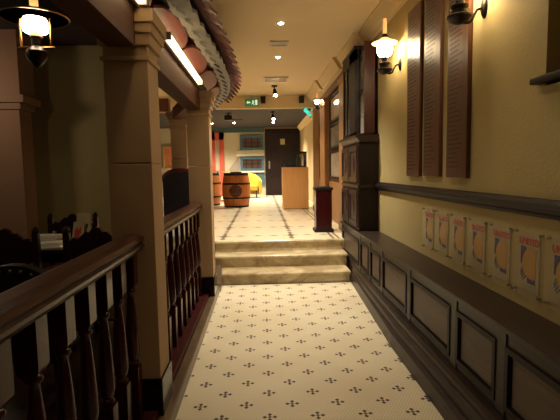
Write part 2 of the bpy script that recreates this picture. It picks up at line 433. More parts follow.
# ------------------------------------------------------------------ oil style wall lamps
def wall_lamp(loc, label, globe='globe'):
    o = thing('wall_lamp', label, 'wall lamp', loc, 'oil style wall lamps')
    L = dict(local=True, smooth=True)
    part('mount_plate', MB().lathe([(.0, -.022), (.03, -.02), (.045, -.008), (.047, 0)], (0, 0, 0), 18, 'x', .8, 1.4), 'iron', o, **L)
    pts = [(-.015, 0, .0), (-.05, 0, -.01), (-.07, 0, -.045), (-.085, 0, -.08), (-.11, 0, -.092), (-.16, 0, -.09)]
    part('arm', MB().tube(pts, .009, 8), 'iron', o, **L)
    c = (-.165, 0, 0)
    part('oil_font', MB().lathe([(.02, -.1), (.06, -.08), (.078, -.062), (.078, -.05), (.055, -.04), (.05, -.015), (.058, .0), (.058, .012), (.03, .022), (.028, .05), (.036, .06), (.036, .07)], c, 20), 'iron', o, **L)
    part('globe', MB().lathe([(.034, .072), (.06, .09), (.078, .13), (.08, .16), (.068, .2), (.045, .222)], c, 20), globe, o, **L)
    part('lamp_shade', MB().lathe([(.128, .208), (.13, .214), (.07, .238), (.034, .262), (.03, .262), (.06, .232), (.12, .208)], c, 24), 'shadeglow', o, **L)
    part('shade_holder', MB().lathe([(.045, .262), (.03, .285), (.024, .3)], c, 16), 'iron', o, **L)
    part('chimney', MB().lathe([(.02, .3), (.021, .36), (.019, .45), (.016, .45), (.017, .3)], c, 14), 'chimneyglow', o, **L)
    return o
wl = wall_lamp((W, 4.62, 2.555), 'lit oil style wall lamp between the tall cabinet and the lettered boards')
dup(wl, (W, 2.885, 2.505), 'lit wall lamp cut off at the top edge above the nearest lettered board')
wl3 = dup(wl, (1.3, 9.62, 2.83), 'small lit wall lamp far along the right wall on a pilaster', scale=(.6, .6, .6))

# ------------------------------------------------------------------ carved cabinet and glazed case on it
cb = thing('carved_cabinet', 'dark carved wooden cabinet standing on the far end of the panelled ledge', 'cabinet', (1.31, 6.0, .72))
cy0, cy1 = 5.46, 6.58
part('body', MB().box((LX + .012, cy0, .721), (W - .002, cy1, 1.82), .004), 'darkwood', cb)
part('cornice', MB().prism([(LX + .02, 1.82), (LX, 1.84), (LX - .02, 1.87), (LX - .045, 1.885), (LX - .045, 1.91), (W - .002, 1.91), (W - .002, 1.82)], cy0 - .03, cy1 + .02), 'cabinet', cb)
part('waist_moulding', MB().box((LX - .008, cy0 - .012, 1.255), (W - .06, cy1 + .01, 1.295), .006), 'cabinet', cb)
for z0, z1 in ((.76, 1.23), (1.32, 1.79)):
    for k in range(2):
        a = cy0 + .03 + k * .54; c = a + .51
        d = part('door', MB().box((LX - .004, a, z0), (LX + .011, c, z1), .004), 'cabinet', cb)
        fr = MB(); frame_yz(fr, LX - .018, LX - .004, a + .02, c - .02, z0 + .02, z1 - .02, .05)
        part('door_moulding', fr, 'cabinet', d)
        part('carving', MB().ball((LX - .006, (a + c) / 2, (z0 + z1) / 2), .1, (.12, .8, 1.2)), 'cabinet', d, True)
    part('corner_post', MB().lathe([(.03, z0), (.03, z0 + .03), (.018, z0 + .06), (.024, (z0 + z1) / 2), (.018, z1 - .06), (.03, z1 - .03), (.03, z1)], (LX + .005, cy0 + .02, 0), 12), 'cabinet', cb, True)
ht = thing('glazed_case', 'tall red brown glazed display case on top of the carved cabinet', 'display case', (1.33, 6.0, 1.91))
ha, hb, hz = 5.5, 6.56, 3.04
hx = 1.2
part('back', MB().box((1.40, ha, 1.911), (W - .002, hb, hz - .08)), 'darkwood', ht)
part('end_panel', MB().box((1.268, ha, 1.911), (1.43, ha + .03, hz - .001), .003), 'hutch', ht, label='red brown side panel')
fr = MB()
for y, w_ in ((5.74, .36), (6.25, .05), (hb - .06, .06)): fr.box((hx, y, 1.911), (hx + .06, y + w_, hz - .04))
fr.box((hx, 5.74, 1.911), (hx + .04, hb, 1.96)); fr.box((hx, 5.74, 2.86), (hx + .04, hb, hz - .04)); fr.box((hx, ha, 1.911), (1.40, hb, 1.93)); fr.box((1.268, ha + .03, 2.94), (1.30, 5.74, hz - .04))
part('frame', fr, 'darkwood', ht)
part('glass_side', MB().box((1.275, ha + .03, 1.935), (1.281, 5.74, 2.94)), 'clear', ht)
part('glass_front', MB().box((hx + .016, 6.1, 1.96), (hx + .022, hb - .06, 2.86)), 'clear', ht)
part('top', MB().box((hx - .01, 5.72, hz - .04), (W - .002, hb, hz), .006), 'darkwood', ht)
for z in (2.22, 2.52): part('shelf', MB().box((1.285, ha + .04, z), (1.40, hb - .02, z + .015)), 'hutch', ht)
for z, y, n in ((2.235, 5.62, 0), (2.535, 5.66, 1), (1.931, 5.6, 2)):
    tag(part('cup', MB().lathe([(.025, z), (.028, z + .01), (.008, z + .03), (.01, z + .06), (.035, z + .09), (.04, z + .14), (.036, z + .14), (.03, z + .095)], (1.335, y, 0), 16), 'steel', None, True),
        ['small metal cup on the lower shelf inside the glazed case', 'small metal cup on the upper shelf inside the glazed case', 'small metal cup on the floor of the glazed case'][n], 'cup', 'cups in the glazed case')

# ------------------------------------------------------------------ far right wall: pilasters, frieze, framed pictures
for i, (a, c, x, lab) in enumerate(((6.64, 7.5, 1.3, 'pale brown wooden pilaster just behind the carved cabinet'), (9.25, 10.0, 1.302, 'pale brown pilaster carrying the far small wall lamp'),
                               (10.85, 11.0, 1.26, 'narrow pale brown pilaster at the end of the right wall below the bulkhead'))):
    o = thing('pilaster', lab, 'pilaster', (x, (a + c) / 2, U), 'wooden pilasters on the right wall')
    part('shaft', MB().box((x, a, U), (W - .001, c, 2.88), .01), 'pilaster', o)
    part('base', MB().box((x - .015, a - .015, U), (W - .001, c + .015 if i < 2 else 10.99, U + .14), .01), 'pilaster', o)
    part('capital', MB().box((x - .02, a - .02, 2.88), (W - .001, c + .02 if i < 2 else 10.99, 2.96), .012), 'pilaster', o)
struct('trim_8', MB().box((1.36, 6.6, 2.96), (W, 11.0, CE - .19)), 'frieze')
struct('trim_9', MB().box((1.39, 7.5, U), (W, 9.25, 1.25)).box((1.39, 10.0, U), (W, 10.85, 1.25)), 'pilaster')
def picture(y0, y1, z0, z1, label, print_='picture'):
    o = thing('framed_picture', label, 'picture', (W, (y0 + y1) / 2, z0), 'framed pictures on the right wall')
    f = MB(); frame_yz(f, W - .05, W, y0, y1, z0, z1, .05)
    part('frame', f, 'darkwood', o)
    part('print', MB().box((W - .02, y0 + .05, z0 + .05), (W - .01, y1 - .05, z1 - .05)), print_, o)
    part('pane', MB().box((W - .034, y0 + .05, z0 + .05), (W - .03, y1 - .05, z1 - .05)), 'clear', o)
picture(7.62, 9.15, 2.4, 2.93, 'wide framed picture topmost of the three behind the first pilaster')
picture(7.62, 9.15, 1.88, 2.38, 'dark framed picture in the middle of the stack behind the first pilaster', 'picture2')
picture(7.62, 9.15, 1.3, 1.86, 'pale framed picture lowest in the stack behind the first pilaster')
picture(10.05, 10.8, 2.2, 2.9, 'narrow framed picture just past the far wall lamp, upper one', 'picture2')
picture(10.05, 10.8, 1.3, 2.15, 'narrow pale framed picture past the far wall lamp, lower one')

# ------------------------------------------------------------------ pedestal bin at the step
pb = thing('wooden_pedestal', 'dark red wooden pedestal box standing at the top step on the right', 'pedestal', (.985, 7.3, U))
part('base', MB().box((.835, 7.12, U), (1.145, 7.43, U + .05), .008), 'darkwood', pb)
part('body', MB().box((.86, 7.145, U + .05), (1.12, 7.405, U + .68), .004), 'mahog', pb)
part('rim', MB().box((.84, 7.125, U + .68), (1.14, 7.425, U + .725), .01), 'darkwood', pb)
part('lid', MB().lathe([(.12, U + .725), (.12, U + .735), (.1, U + .745)], (.985, 7.275, 0), 20), 'blackplastic', pb, True)

# ------------------------------------------------------------------ host stand and glass display
hs = thing('host_stand', 'tan veneered reception counter in the hall before the dark door', 'counter', (.87, 11.8, U))
part('front_panel', MB().box((.53, 11.5, U + .012), (1.2, 11.53, 1.54), .003), 'orangewood', hs)
part('side_panel', MB().box((1.17, 11.53, U), (1.2, 12.1, 1.54), .003), 'darkwood', hs, label='dark side panel')
part('side_panel', MB().box((.53, 11.53, U), (.56, 12.1, 1.54), .003), 'orangewood', hs)
part('counter_top', MB().box((.525, 11.49, 1.54), (1.205, 12.1, 1.56), .004), 'orangewood', hs)
part('toe_kick', MB().box((.56, 11.54, U), (1.17, 11.56, U + .08)), 'blackplastic', hs)
part('shelf', MB().box((.56, 11.56, 1.0), (1.17, 12.08, 1.02)), 'orangewood', hs)
gd = thing('glass_display', 'small curved black framed glass display case on the tan counter', 'display case', (.88, 11.75, 1.56))
def curve(r): return [(.60 + .0, 1.561)] + [(.60 + .36 - (.36 - r) * math.cos(t) , 1.561 + (.40 - r) * math.sin(t)) for t in [PI / 2 * i / 10 for i in range(11)]]
outer = [(.96 - .36 * math.cos(PI / 2 * i / 10), 1.561 + .4 * math.sin(PI / 2 * i / 10)) for i in range(11)] + [(1.16, 1.961), (1.16, 1.561)]
inner = [(.97 - .29 * math.cos(PI / 2 * i / 10), 1.60 + .30 * math.sin(PI / 2 * i / 10)) for i in range(11)] + [(1.12, 1.92), (1.12, 1.59)]
for y in (11.54, 12.0):
    b = MB(); n = len(outer)
    A = [b.bm.verts.new((x, y, z)) for x, z in outer]; B = [b.bm.verts.new((x, y, z)) for x, z in inner]
    A2 = [b.bm.verts.new((x, y + .03, z)) for x, z in outer]; B2 = [b.bm.verts.new((x, y + .03, z)) for x, z in inner]
    for k in range(n):
        j = (k + 1) % n
        b.bm.faces.new((A[k], A[j], B[j], B[k])); b.bm.faces.new((A2[k], B2[k], B2[j], A2[j]))
        b.bm.faces.new((A[k], A2[k], A2[j], A[j])); b.bm.faces.new((B[k], B[j], B2[j], B2[k]))
    f = part('end_frame', b, 'blackplastic', gd)
    part('end_pane', MB().prism(inner, y + .012, y + .018), 'glass', f)
part('curved_glass', MB().loft([[(x, y, z) for x, z in outer[:11]] + [(x + .006, y, z - .006) for x, z in outer[10::-1]] for y in (11.57, 12.0)]), 'glass', gd, True)
part('back_frame', MB().box((1.12, 11.57, 1.561), (1.16, 12.0, 1.6)).box((1.12, 11.57, 1.92), (1.16, 12.0, 1.96)), 'blackplastic', gd)
part('floor_tray', MB().box((.63, 11.575, 1.562), (1.115, 11.995, 1.59)), 'blackplastic', gd)
tag(part('green_packet', MB().box((.9, 11.65, 1.592), (1.02, 11.8, 1.82), .02), 'green_bottle'), 'dull green packet inside the glass display case', 'packet')

# ------------------------------------------------------------------ barrels
def barrel(loc, label, stamp):
    o = thing('wooden_barrel', label, 'barrel', loc, 'oak barrels in the hall'); H = .93
    rr = lambda z: .335 + .062 * (1 - ((z / H - .5) * 2) ** 2)
    b = MB(); rings = []
    N = 96
    for i in range(15):
        z = H * i / 14
        rings.append([((rr(z) - (.004 if k % 4 == 0 else 0)) * math.cos(2 * PI * k / N), (rr(z) - (.004 if k % 4 == 0 else 0)) * math.sin(2 * PI * k / N), z) for k in range(N)])
    b.loft(rings); part('staves', b, 'oak', o, False, local=True)
    for z0, z1 in ((0.001, .05), (.24, .285), (.63, .68), (.885, .93)):
        part('hoop', MB().lathe([(rr(z0) + .002, z0), (rr(z0) + .007, z0), (rr(z1) + .007, z1), (rr(z1) + .002, z1)], (0, 0, 0), 40), 'hoop', o, True, local=True)
    part('lid', MB().lathe([(.34, H), (.345, H + .02), (.33, H + .03)], (0, 0, 0), 36), 'darkwood', o, True, local=True)
    if stamp:
        Z = .46; b = MB(); R = .175; rows = []
        for q in (0, 1):
            pass
        def pt(u, v, d): r = rr(Z + v) + d; a = -PI / 2 + u / rr(Z); return (r * math.cos(a), r * math.sin(a), Z + v)
        ring = [[b.bm.verts.new(pt(R * f * math.cos(2 * PI * k / 32), R * f * math.sin(2 * PI * k / 32), .004)) for k in range(32)] for f in (.15, .4, .7, 1.0)]
        b.bm.faces.new(ring[0])
        for A, B in zip(ring, ring[1:]):
            for k in range(32): b.bm.faces.new((A[k], A[(k + 1) % 32], B[(k + 1) % 32], B[k]))
        s = part('round_stamp', b, 'stamp', o, local=True, label='dark round printed stamp')
        t = words('POUC', .135, Matrix.Identity(4), .001, .003)
        for v in t.bm.verts:
            u, w, d = v.co; v.co = Vector(pt(u, w, .007 + d))
        part('lettering', t, 'stampink', s, local=True)
        t = MB().box((-.12, -.12, 0), (.12, -.105, .001)).box((-.12, .09, 0), (.12, .105, .001))
        bmesh.ops.subdivide_edges(t.bm, edges=t.bm.edges[:], cuts=4, use_grid_fill=True)
        for v in t.bm.verts:
            u, w, d = v.co; v.co = Vector(pt(u, w, .006 + d))
        part('printed_lines', t, 'stampink', s, local=True)
    return o
barrel((-.735, 12.62, U), 'wooden barrel with a round dark stamp standing in the middle of the hall', True)
barrel((-1.62, 13.4, U), 'wooden barrel half hidden behind the far column, left of the stamped one', False)
tag(part('black_tray', MB().lathe([(.13, U + .96), (.16, U + .965), (.165, U + .99), (.15, U + .985), (.12, U + .97)], (-.735, 12.62, 0), 24), 'blackplastic', None, True), 'flat black tray lying on the stamped barrel', 'tray')
wt = thing('bar_table', 'small round tan table with slim dark post, behind the barrels', 'table', (-1.5, 15.2, U))
part('table_top', MB().lathe([(.36, U + .98), (.38, U + 1.0), (.37, U + 1.02)], (-1.5, 15.2, 0), 28), 'orangewood', wt, True)
part('post', MB().lathe([(.035, U + .03), (.03, U + .98)], (-1.5, 15.2, 0), 14), 'iron', wt, True)
part('foot', MB().lathe([(.24, U), (.24, U + .015), (.05, U + .03)], (-1.5, 15.2, 0), 24), 'iron', wt, True)
yc = thing('tub_chair', 'yellow vinyl tub chair with dark feet standing before the blue facade', 'chair', (-.52, 16.6, U))
A = [(.44 * math.cos(t), .4 * math.sin(t)) for t in [PI * 1.05 - PI * 1.1 * i / 20 for i in range(21)]]
rings = []
for x, y in A:
    d = Vector((x, y, 0)).normalized(); h = .62 + .3 * max(0, d.y)
    rings.append([(-.52 + x + d.x * o_, 16.6 + y + d.y * o_, U + z) for o_, z in ((0, .12), (.06, .2), (.07, h - .03), (.03, h), (-.04, h), (-.05, h - .05), (-.05, .12))])
part('shell', MB().loft(rings), 'yellow', yc, True)
part('seat', MB().box((-.87, 16.3, U + .28), (-.17, 16.9, U + .46), .05), 'yellow', yc)
for sx in (-.3, .3):
    for sy in (-.22, .25): part('foot', MB().lathe([(.02, 0), (.03, .28)], (-.52 + sx, 16.6 + sy, U), 10), 'blackplastic', yc, True)

# ------------------------------------------------------------------ far facade details
def fwin(n, x0, x1, z0, z1):
    o = bpy.data.objects.new('window_%d' % n, None); COL.objects.link(o); o.location = ((x0 + x1) / 2, 18, z0); o['kind'] = 'structure'
    b = MB(); frame_xz(b, 17.9, 18, x0, x1, z0, z1, .1); part('window_frame', b, 'muralblue', o)
    part('window_pane', MB().box((x0 + .1, 17.96, z0 + .1), (x1 - .1, 17.98, z1 - .1)), 'muralbrick', o)
    b = MB()
    for k in (1, 2, 3): b.box((x0 + (x1 - x0) * k / 4 - .012, 17.94, z0 + .1), (x0 + (x1 - x0) * k / 4 + .012, 17.96, z1 - .1))
    b.box((x0 + .1, 17.94, (z0 + z1) / 2 - .01), (x1 - .1, 17.955, (z0 + z1) / 2 + .01)); part('glazing_bar', b, 'darkwood', o)
fwin(1, -.86, .08, 2.3, 2.88); fwin(2, -.86, .08, 1.47, 2.03)
struct('trim_10', MB().prism([(17.86, 2.06), (17.96, 2.29), (18, 2.29), (18, 2.06)], -1.0, .1, 'yz'), 'white_paint')
struct('trim_11', MB().box((-.9, 17.93, .9), (.1, 18, 1.44)), 'muralblue')
struct('trim_12', MB().box((-2.3, 17.95, 3.0), (.12, 18, 3.2)), 'muralteal')
struct('trim_13', MB().box((-.9, 17.85, 1.41), (.1, 18, 1.47)), 'white_paint')
o = MB(); o.box((-2.12, 17.9, U), (-1.85, 18, 3.0)); o.box((-1.68, 17.9, U), (-1.5, 18, 3.0)); o.box((-2.5, 17.9, 2.72), (-1.5, 18, 3.0))
struct('trim_14', o, 'muralred')
struct('window_3', MB().box((-2.62, 17.97, 1.3), (-2.12, 18, 2.7)), 'muralbrick')
struct('trim_15', MB().prism([(-1.35, 1.5), (-.9, 2.1), (-.9, 1.5)], 17.97, 18), 'grey')
for n, x in ((4, -4.35), (5, -3.55)):
    o = bpy.data.objects.new('window_%d' % n, None); COL.objects.link(o); o.location = (x, 18, 1.6); o['kind'] = 'structure'
    b = MB(); frame_xz(b, 17.9, 18, x - .36, x + .36, 1.6, 2.5, .05); part('window_frame', b, 'white', o)
    part('window_pane', MB().box((x - .31, 17.96, 1.65), (x + .31, 17.98, 2.45)), 'peach', o)
# door
dr = bpy.data.objects.new('door_1', None); COL.objects.link(dr); dr.location = (.83, 18, U); dr['kind'] = 'structure'
part('door_leaf', MB().box((.22, 17.92, U + .001), (1.44, 17.97, 3.02), .004), 'doorwood', dr)
b = MB(); b.box((.14, 17.9, U), (.22, 18, 3.12)); b.box((1.44, 17.9, U), (1.53, 18, 3.12)); b.box((.22, 17.9, 3.02), (1.44, 18, 3.12)); part('door_frame', b, 'darkwood', dr)
for x0, x1 in ((.3, .79), (.87, 1.36)):
    for z0, z1 in ((.62, 1.3), (1.42, 2.95)):
        b = MB(); frame_xz(b, 17.9, 17.92, x0, x1, z0, z1, .05); part('door_panel', b, 'doorwood', dr)
part('door_sign', MB().box((.75, 17.89, 2.5), (.93, 17.9, 2.72)), 'white', dr)
part('door_handle', MB().box((.27, 17.87, 1.55), (.33, 17.9, 1.85), .006), 'steel', dr)

# ------------------------------------------------------------------ ceiling fittings
def downlight(x, y, label, z=CE):
    o = thing('ceiling_downlight', label, 'downlight', (x, y, z), 'recessed ceiling downlights')
    part('rim', MB().lathe([(.034, -.004), (.05, -.006), (.054, 0), (.034, 0)], (0, 0, 0), 20), 'vent', o, True, local=True)
    part('bulb', MB().lathe([(.033, -.001), (.028, -.012), (.01, -.018)], (0, 0, 0), 16), 'spot', o, True, local=True)
    return o
def beam(x, y, z, e, angle=100, blend=.8, to=None, col=(1, .88, .69)):
    l = bpy.data.lights.new('downlight_beam', 'SPOT'); l.energy = e; l.spot_size = math.radians(angle); l.spot_blend = blend; l.color = col; l.shadow_soft_size = .04
    q = bpy.data.objects.new('downlight_beam', l); COL.objects.link(q); q.location = (x, y, z)
    if to: q.rotation_euler = (Vector(to) - Vector((x, y, z))).to_track_quat('-Z', 'Y').to_euler()
dl = downlight(.27, 5.66, 'lit downlight in the cream ceiling nearest the camera'); beam(.27, 5.66, CE - .03, 260)
dup(dl, (.293, 7.32, CE), 'lit downlight in the cream ceiling just past the square vent'); beam(.293, 7.32, CE - .03, 200)
def spotlight(x, y, z, label):
    o = thing('ceiling_spotlight', label, 'spotlight', (x, y, z), 'black ceiling spotlights')
    part('base', MB().lathe([(.06, -.03), (.065, 0)], (0, 0, 0), 18), 'iron', o, True, local=True)
    part('stem', MB().lathe([(.012, -.1), (.012, -.03)], (0, 0, 0), 10), 'iron', o, True, local=True)
    part('can', MB().tube([(0, 0, -.09), (.01, -.03, -.15), (.02, -.06, -.21)], [.035, .045, .05], 14), 'iron', o, True, local=True)
    part('bulb', MB().ball((.021, -.063, -.218), .04, (1, 1, .7)), 'spot', o, True, local=True)
    return o
sp = spotlight(.3, 9.75, CE, 'black spotlight lit under the cream ceiling before the bulkhead'); beam(.33, 9.66, CE - .27, 130, 120)
dup(sp, (.35, 13.3, 3.2), 'black spotlight lit under the dark far ceiling in line with the door'); beam(.37, 13.2, 2.93, 260, 130)
for x, y, lab in ((.43, 16.1, 'lit recessed light in the dark ceiling nearest the door'), (-.962, 16.1, 'lit recessed light in the dark ceiling above the stamped barrel'), (-1.768, 16.35, 'lit recessed light in the dark ceiling beside the far column')):
    dup(dl, (x, y, 3.2), lab, scale=(1.3, 1.3, 1.3)); beam(x, y, 3.16, 340, 130)
pj = thing('ceiling_projector', 'small black box fitting under the dark far ceiling left of the exit sign', 'ceiling fitting', (-.97, 13.6, 3.2))
part('stem', MB().lathe([(.02, -.06), (.02, 0)], (0, 0, 0), 10), 'blackplastic', pj, True, local=True)
part('housing', MB().box((-.12, -.1, -.2), (.1, .1, -.06), .01), 'blackplastic', pj, local=True)
part('arm', MB().box((.1, -.02, -.19), (.42, .02, -.17)), 'blackplastic', pj, local=True)
def vent(x, y, label, w):
    o = thing('ceiling_vent', label, 'vent', (x, y, CE), 'ceiling vents')
    b = MB()
    d = w * .9
    b.box((-w, -d, -.02), (w, -d + .04, 0)).box((-w, d - .04, -.02), (w, d, 0)).box((-w, -d + .04, -.02), (-w + .03, d - .04, 0)).box((w - .03, -d + .04, -.02), (w, d - .04, 0))
    part('frame', b, 'vent', o, local=True)
    b = MB()
    n = 8
    for k in range(n):
        y0 = -d + .05 + k * (2 * d - .1) / n; b.box((-w + .03, y0, -.014), (w - .03, y0 + .022, -.002))
    part('slats', b, 'vent', o, local=True)
vent(.278, 6.53, 'square slatted vent in the cream ceiling between the two downlights', .13); vent(.31, 9.05, 'wide shallow vent in the cream ceiling before the spotlight', .24)
ex = thing('exit_sign', 'green illuminated exit sign with arrow hanging on the bulkhead', 'sign', (-.22, 10.98, 3.03))
part('panel', MB().box((-.375, 10.96, 3.04), (-.055, 10.995, 3.22), .004), 'greenlit', ex)
part('arrow', MB().prism([(-.345, 3.13), (-.305, 3.17), (-.305, 3.145), (-.25, 3.145), (-.25, 3.115), (-.305, 3.115), (-.305, 3.09)], 10.955, 10.9595), 'signwhite', ex)
part('door_symbol', MB().box((-.13, 10.955, 3.07), (-.08, 10.9595, 3.19)), 'signwhite', ex)
part('running_figure', MB().prism([(-.2, 3.165), (-.19, 3.185), (-.178, 3.185), (-.172, 3.169), (-.165, 3.17), (-.15, 3.13), (-.165, 3.125), (-.175, 3.145), (-.175, 3.12), (-.15, 3.075), (-.17, 3.07), (-.19, 3.11), (-.215, 3.08), (-.23, 3.09), (-.2, 3.125)], 10.955, 10.9595), 'signwhite', ex)
part('bracket', MB().box((-.25, 10.97, 3.22), (-.18, 10.995, CE)), 'vent', ex)
def speaker(x, label):
    o = thing('wall_speaker', label, 'speaker', (x, 11, 3.1), 'black speakers on the bulkhead')
    part('cabinet', MB().prism([(-.055, .0), (.055, 0), (.065, .16), (-.065, .16)], -.13, -.03), 'blackplastic', o, local=True)
    part('bracket', MB().box((-.02, -.03, .05), (.02, -.001, .15)), 'iron', o, local=True)
    part('grille', MB().box((-.045, -.136, .015), (.045, -.131, .145)), 'iron', o, local=True)
    return o
s1 = speaker(.06, 'small black speaker on the bulkhead right of the exit sign'); dup(s1, (.99, 11, 3.1), 'small black speaker on the bulkhead close to the right cornice')
tl = thing('teal_light', 'teal glowing light cluster under the bulkhead beside the right wall', 'light', (1.15, 11.1, 2.96))
part('bracket', MB().tube([(1.05, 11.1, 3.0), (1.06, 11.1, 2.97), (1.12, 11.1, 2.95), (1.2, 11.1, 2.85), (1.22, 11.1, 2.76)], .015, 8), 'iron', tl, True)
for x, z, r in ((1.1, 2.94, .05), (1.15, 2.89, .045), (1.2, 2.82, .035)): part('bulb', MB().ball((x, 11.06, z), r), 'teal', tl, True)
l = bpy.data.lights.new('teal_glow', 'POINT'); l.energy = 2; l.color = (.05, .8, .75); l.shadow_soft_size = .05
q = bpy.data.objects.new('teal_glow', l); COL.objects.link(q); q.location = (1.06, 11.35, 3.02)

# ------------------------------------------------------------------ columns of the balustrade
def column(xc, yc, z0, h, label, seam=1.32):
    o = thing('stone_column', label, 'column', (xc, yc, z0), 'square stone columns'); r = .12
    part('shaft', MB().box((xc - r, yc - r, z0), (xc + r, yc + r, seam - .004), .006), 'stone', o)
    part('shaft', MB().box((xc - r, yc - r, seam), (xc + r, yc + r, h - .18), .006), 'stone', o)
    c = MB()
    for e, a, b in ((.012, h - .26, h - .235), (.02, h - .18, h - .12), (.035, h - .12, h - .07), (.05, h - .07, h)):
        c.box((xc - r - e, yc - r - e, a), (xc + r + e, yc + r + e, b), .006)
    part('capital', c, 'stone', o)
    part('skirting', MB().box((xc - r - .012, yc - r - .012, z0), (xc + r + .012, yc + r + .012, z0 + (.31 if z0 < .1 else .2)), .006), 'black', o, label='glossy black skirting')
column(-.728, 2.62, .001, 2.36, 'large square stone column nearest the camera between the two balustrades', 1.55)
column(-.69, 5.07, .001, 2.36, 'square stone column beside the marble steps', 1.555)
column(-1.28, 7.12, U, 2.4, 'dim square stone column behind the steps column at the bend of the canopy', 1.7)
pc = thing('dark_pillar', 'dim brown pillar with moulded cap against the far dining wall', 'pillar', (-3.3, 6.05, .121))
part('shaft', MB().box((-3.52, 5.9, .121), (-3.08, 6.2, 2.32), .01), 'pillarpaint', pc)
part('capital', MB().box((-3.56, 5.86, 2.32), (-3.04, 6.24, 2.4), .015).box((-3.62, 5.82, 2.4), (-2.98, 6.28, 2.5), .02), 'pillarpaint', pc)
part('entablature', MB().box((-3.56, 5.86, 2.5), (-3.04, 6.24, CE)), 'pillarpaint', pc)
# timber beam over the columns
bmw = MB().box((-.80, 0, 2.17), (-.66, 2.5 - .05, 2.355), .005)
bmw = MB().box((-.82, -.5, 2.36), (-.635, 5.26, 2.46), .005).box((-.80, -.5, 2.16), (-.655, 2.448, 2.36), .005).box((-.80, 2.792, 2.16), (-.655, 4.898, 2.36), .005)
a, c = Vector((-.70, 5.26, 0)), Vector((-1.28, 7.0, 0)); d = (c - a).normalized(); n = Vector((-d.y, d.x, 0)) * .08
bmw.loft([[tuple(p + n + Vector((0, 0, 2.3))), tuple(p - n + Vector((0, 0, 2.3))), tuple(p - n + Vector((0, 0, 2.46))), tuple(p + n + Vector((0, 0, 2.46)))] for p in (a, c - d * .05)])
struct('trim_16', bmw, 'beamwood')

struct('trim_18', MB().box((-4.2, 7.03, 2.42), (-1.42, 7.21, 2.62), .006), 'peach')

# ------------------------------------------------------------------ balustrades
def balustrade(y0, y1, ys, label):
    o = thing('balustrade', label, 'balustrade', (-.73, (y0 + y1) / 2, 0), 'dark turned balustrades')
    HR = [(-.065, 1.085), (-.05, 1.065), (.05, 1.065), (.065, 1.085), (.068, 1.1), (.055, 1.108), (.066, 1.125), (.06, 1.145), (.03, 1.155), (-.03, 1.155), (-.06, 1.145), (-.066, 1.125), (-.055, 1.108), (-.068, 1.1)]
    part('handrail', MB().prism([(-.73 + a, b) for a, b in HR], y0, y1), 'rail', o)
    part('base_plinth', MB().box((-.85, y0, .001), (-.627, y1, .125), .008), 'plinth', o)
    for y in ys:
        b = MB(); c = (-.73, y, 0)
        w = .036
        # square top block with rounded foot, ring, tapered body, ring, square base
        b.prism([(-w - .73, 1.066), (w - .73, 1.066), (w - .73, .90), (w * .8 - .73, .882), (w * .4 - .73, .872), (-w * .4 - .73, .872), (-w * .8 - .73, .882), (-w - .73, .90)], y - w, y + w)
        b.lathe([(.018, .875), (.027, .866), (.029, .858), (.026, .85), (.02, .842), (.018, .83), (.021, .8), (.028, .72), (.034, .6), (.037, .52), (.032, .485), (.022, .47), (.03, .462), (.033, .452), (.028, .442), (.022, .436)], c, 16)
        b.box((-.73 - w, y - w, .126), (-.73 + w, y + w, .437), .008)
        part('baluster', b, 'mahog', o, True)
ys1 = [2.4 - .205 * k for k in range(10)]
balustrade(.3, 2.487, ys1, 'dark wooden balustrade with turned balusters in the left foreground')
ys2 = [4.86 - .235 * k for k in range(9)]
balustrade(2.753, 4.937, ys2, 'dark wooden balustrade between the two stone columns beside the corridor')

# ------------------------------------------------------------------ tiled canopy
EV = [(-.50, .2), (-.47, .9), (-.42, 1.9), (-.362, 3.1), (-.312, 4.0), (-.288, 4.75), (-.285, 5.45), (-.335, 6.16), (-.47, 6.95), (-.68, 7.76), (-1.15, 8.8)]
def cr(p0, p1, p2, p3, t):
    return tuple(.5 * ((2 * b) + (-a + c) * t + (2 * a - 5 * b + 4 * c - d) * t * t + (-a + 3 * b - 3 * c + d) * t ** 3) for a, b, c, d in zip(p0, p1, p2, p3))
dense = []
for i in range(1, len(EV) - 2):
    for k in range(60): dense.append(Vector(cr(EV[i - 1], EV[i], EV[i + 1], EV[i + 2], k / 60)))
cum = [0]
for a, b in zip(dense, dense[1:]): cum.append(cum[-1] + (b - a).length)
LEN = cum[-1]
def at(s):
    s = min(max(s, 0), LEN - 1e-6)
    lo, hi = 0, len(cum) - 1
    while hi - lo > 1:
        m = (lo + hi) // 2
        if cum[m] <= s: lo = m
        else: hi = m
    t = (s - cum[lo]) / (cum[hi] - cum[lo]); p = dense[lo].lerp(dense[hi], t); d = (dense[hi] - dense[lo]).normalized()
    return p, d, Vector((-d.y, d.x))        # point, along, inward (to the left)
def pos(s, off, z): p, d, n = at(s); return (p.x + n.x * off, p.y + n.y * off, z)
cp = thing('tiled_canopy', 'curved dark red tiled eave projecting over the balustrade at upper left', 'canopy', (-.6, 4, 2.5))
ST = [LEN * i / 90 for i in range(91)]
# roof deck
part('roof_deck', MB().loft([[pos(s, .06, 2.71), pos(s, .95, 3.22), pos(s, .95, 3.26), pos(s, .04, 2.745)] for s in ST]), 'darkwood', cp, True)
part('fascia', MB().loft([[pos(s, .37, 2.44), pos(s, .37, 2.88), pos(s, .40, 2.88), pos(s, .40, 2.44)] for s in ST]), 'soffit', cp, True)
# soffit boards, each a swelling plank lit from the strip lights
s = .15
while s < LEN - .5:
    L_ = .92; R_ = []
    for k in range(13):
        t = k / 12; w = .5 + .5 * math.sin(PI * min(max(t * 1.02, 0), 1)) ** .45
        q = s + t * (L_ - .05)
        R_.append([pos(q, .36, 2.47), pos(q, .36 - .15 * w, 2.47 + .09 * w), pos(q, .355 - .15 * w, 2.49 + .09 * w), pos(q, .36, 2.50)])
    part('soffit_board', MB().loft(R_), 'soffit', cp, True); s += L_
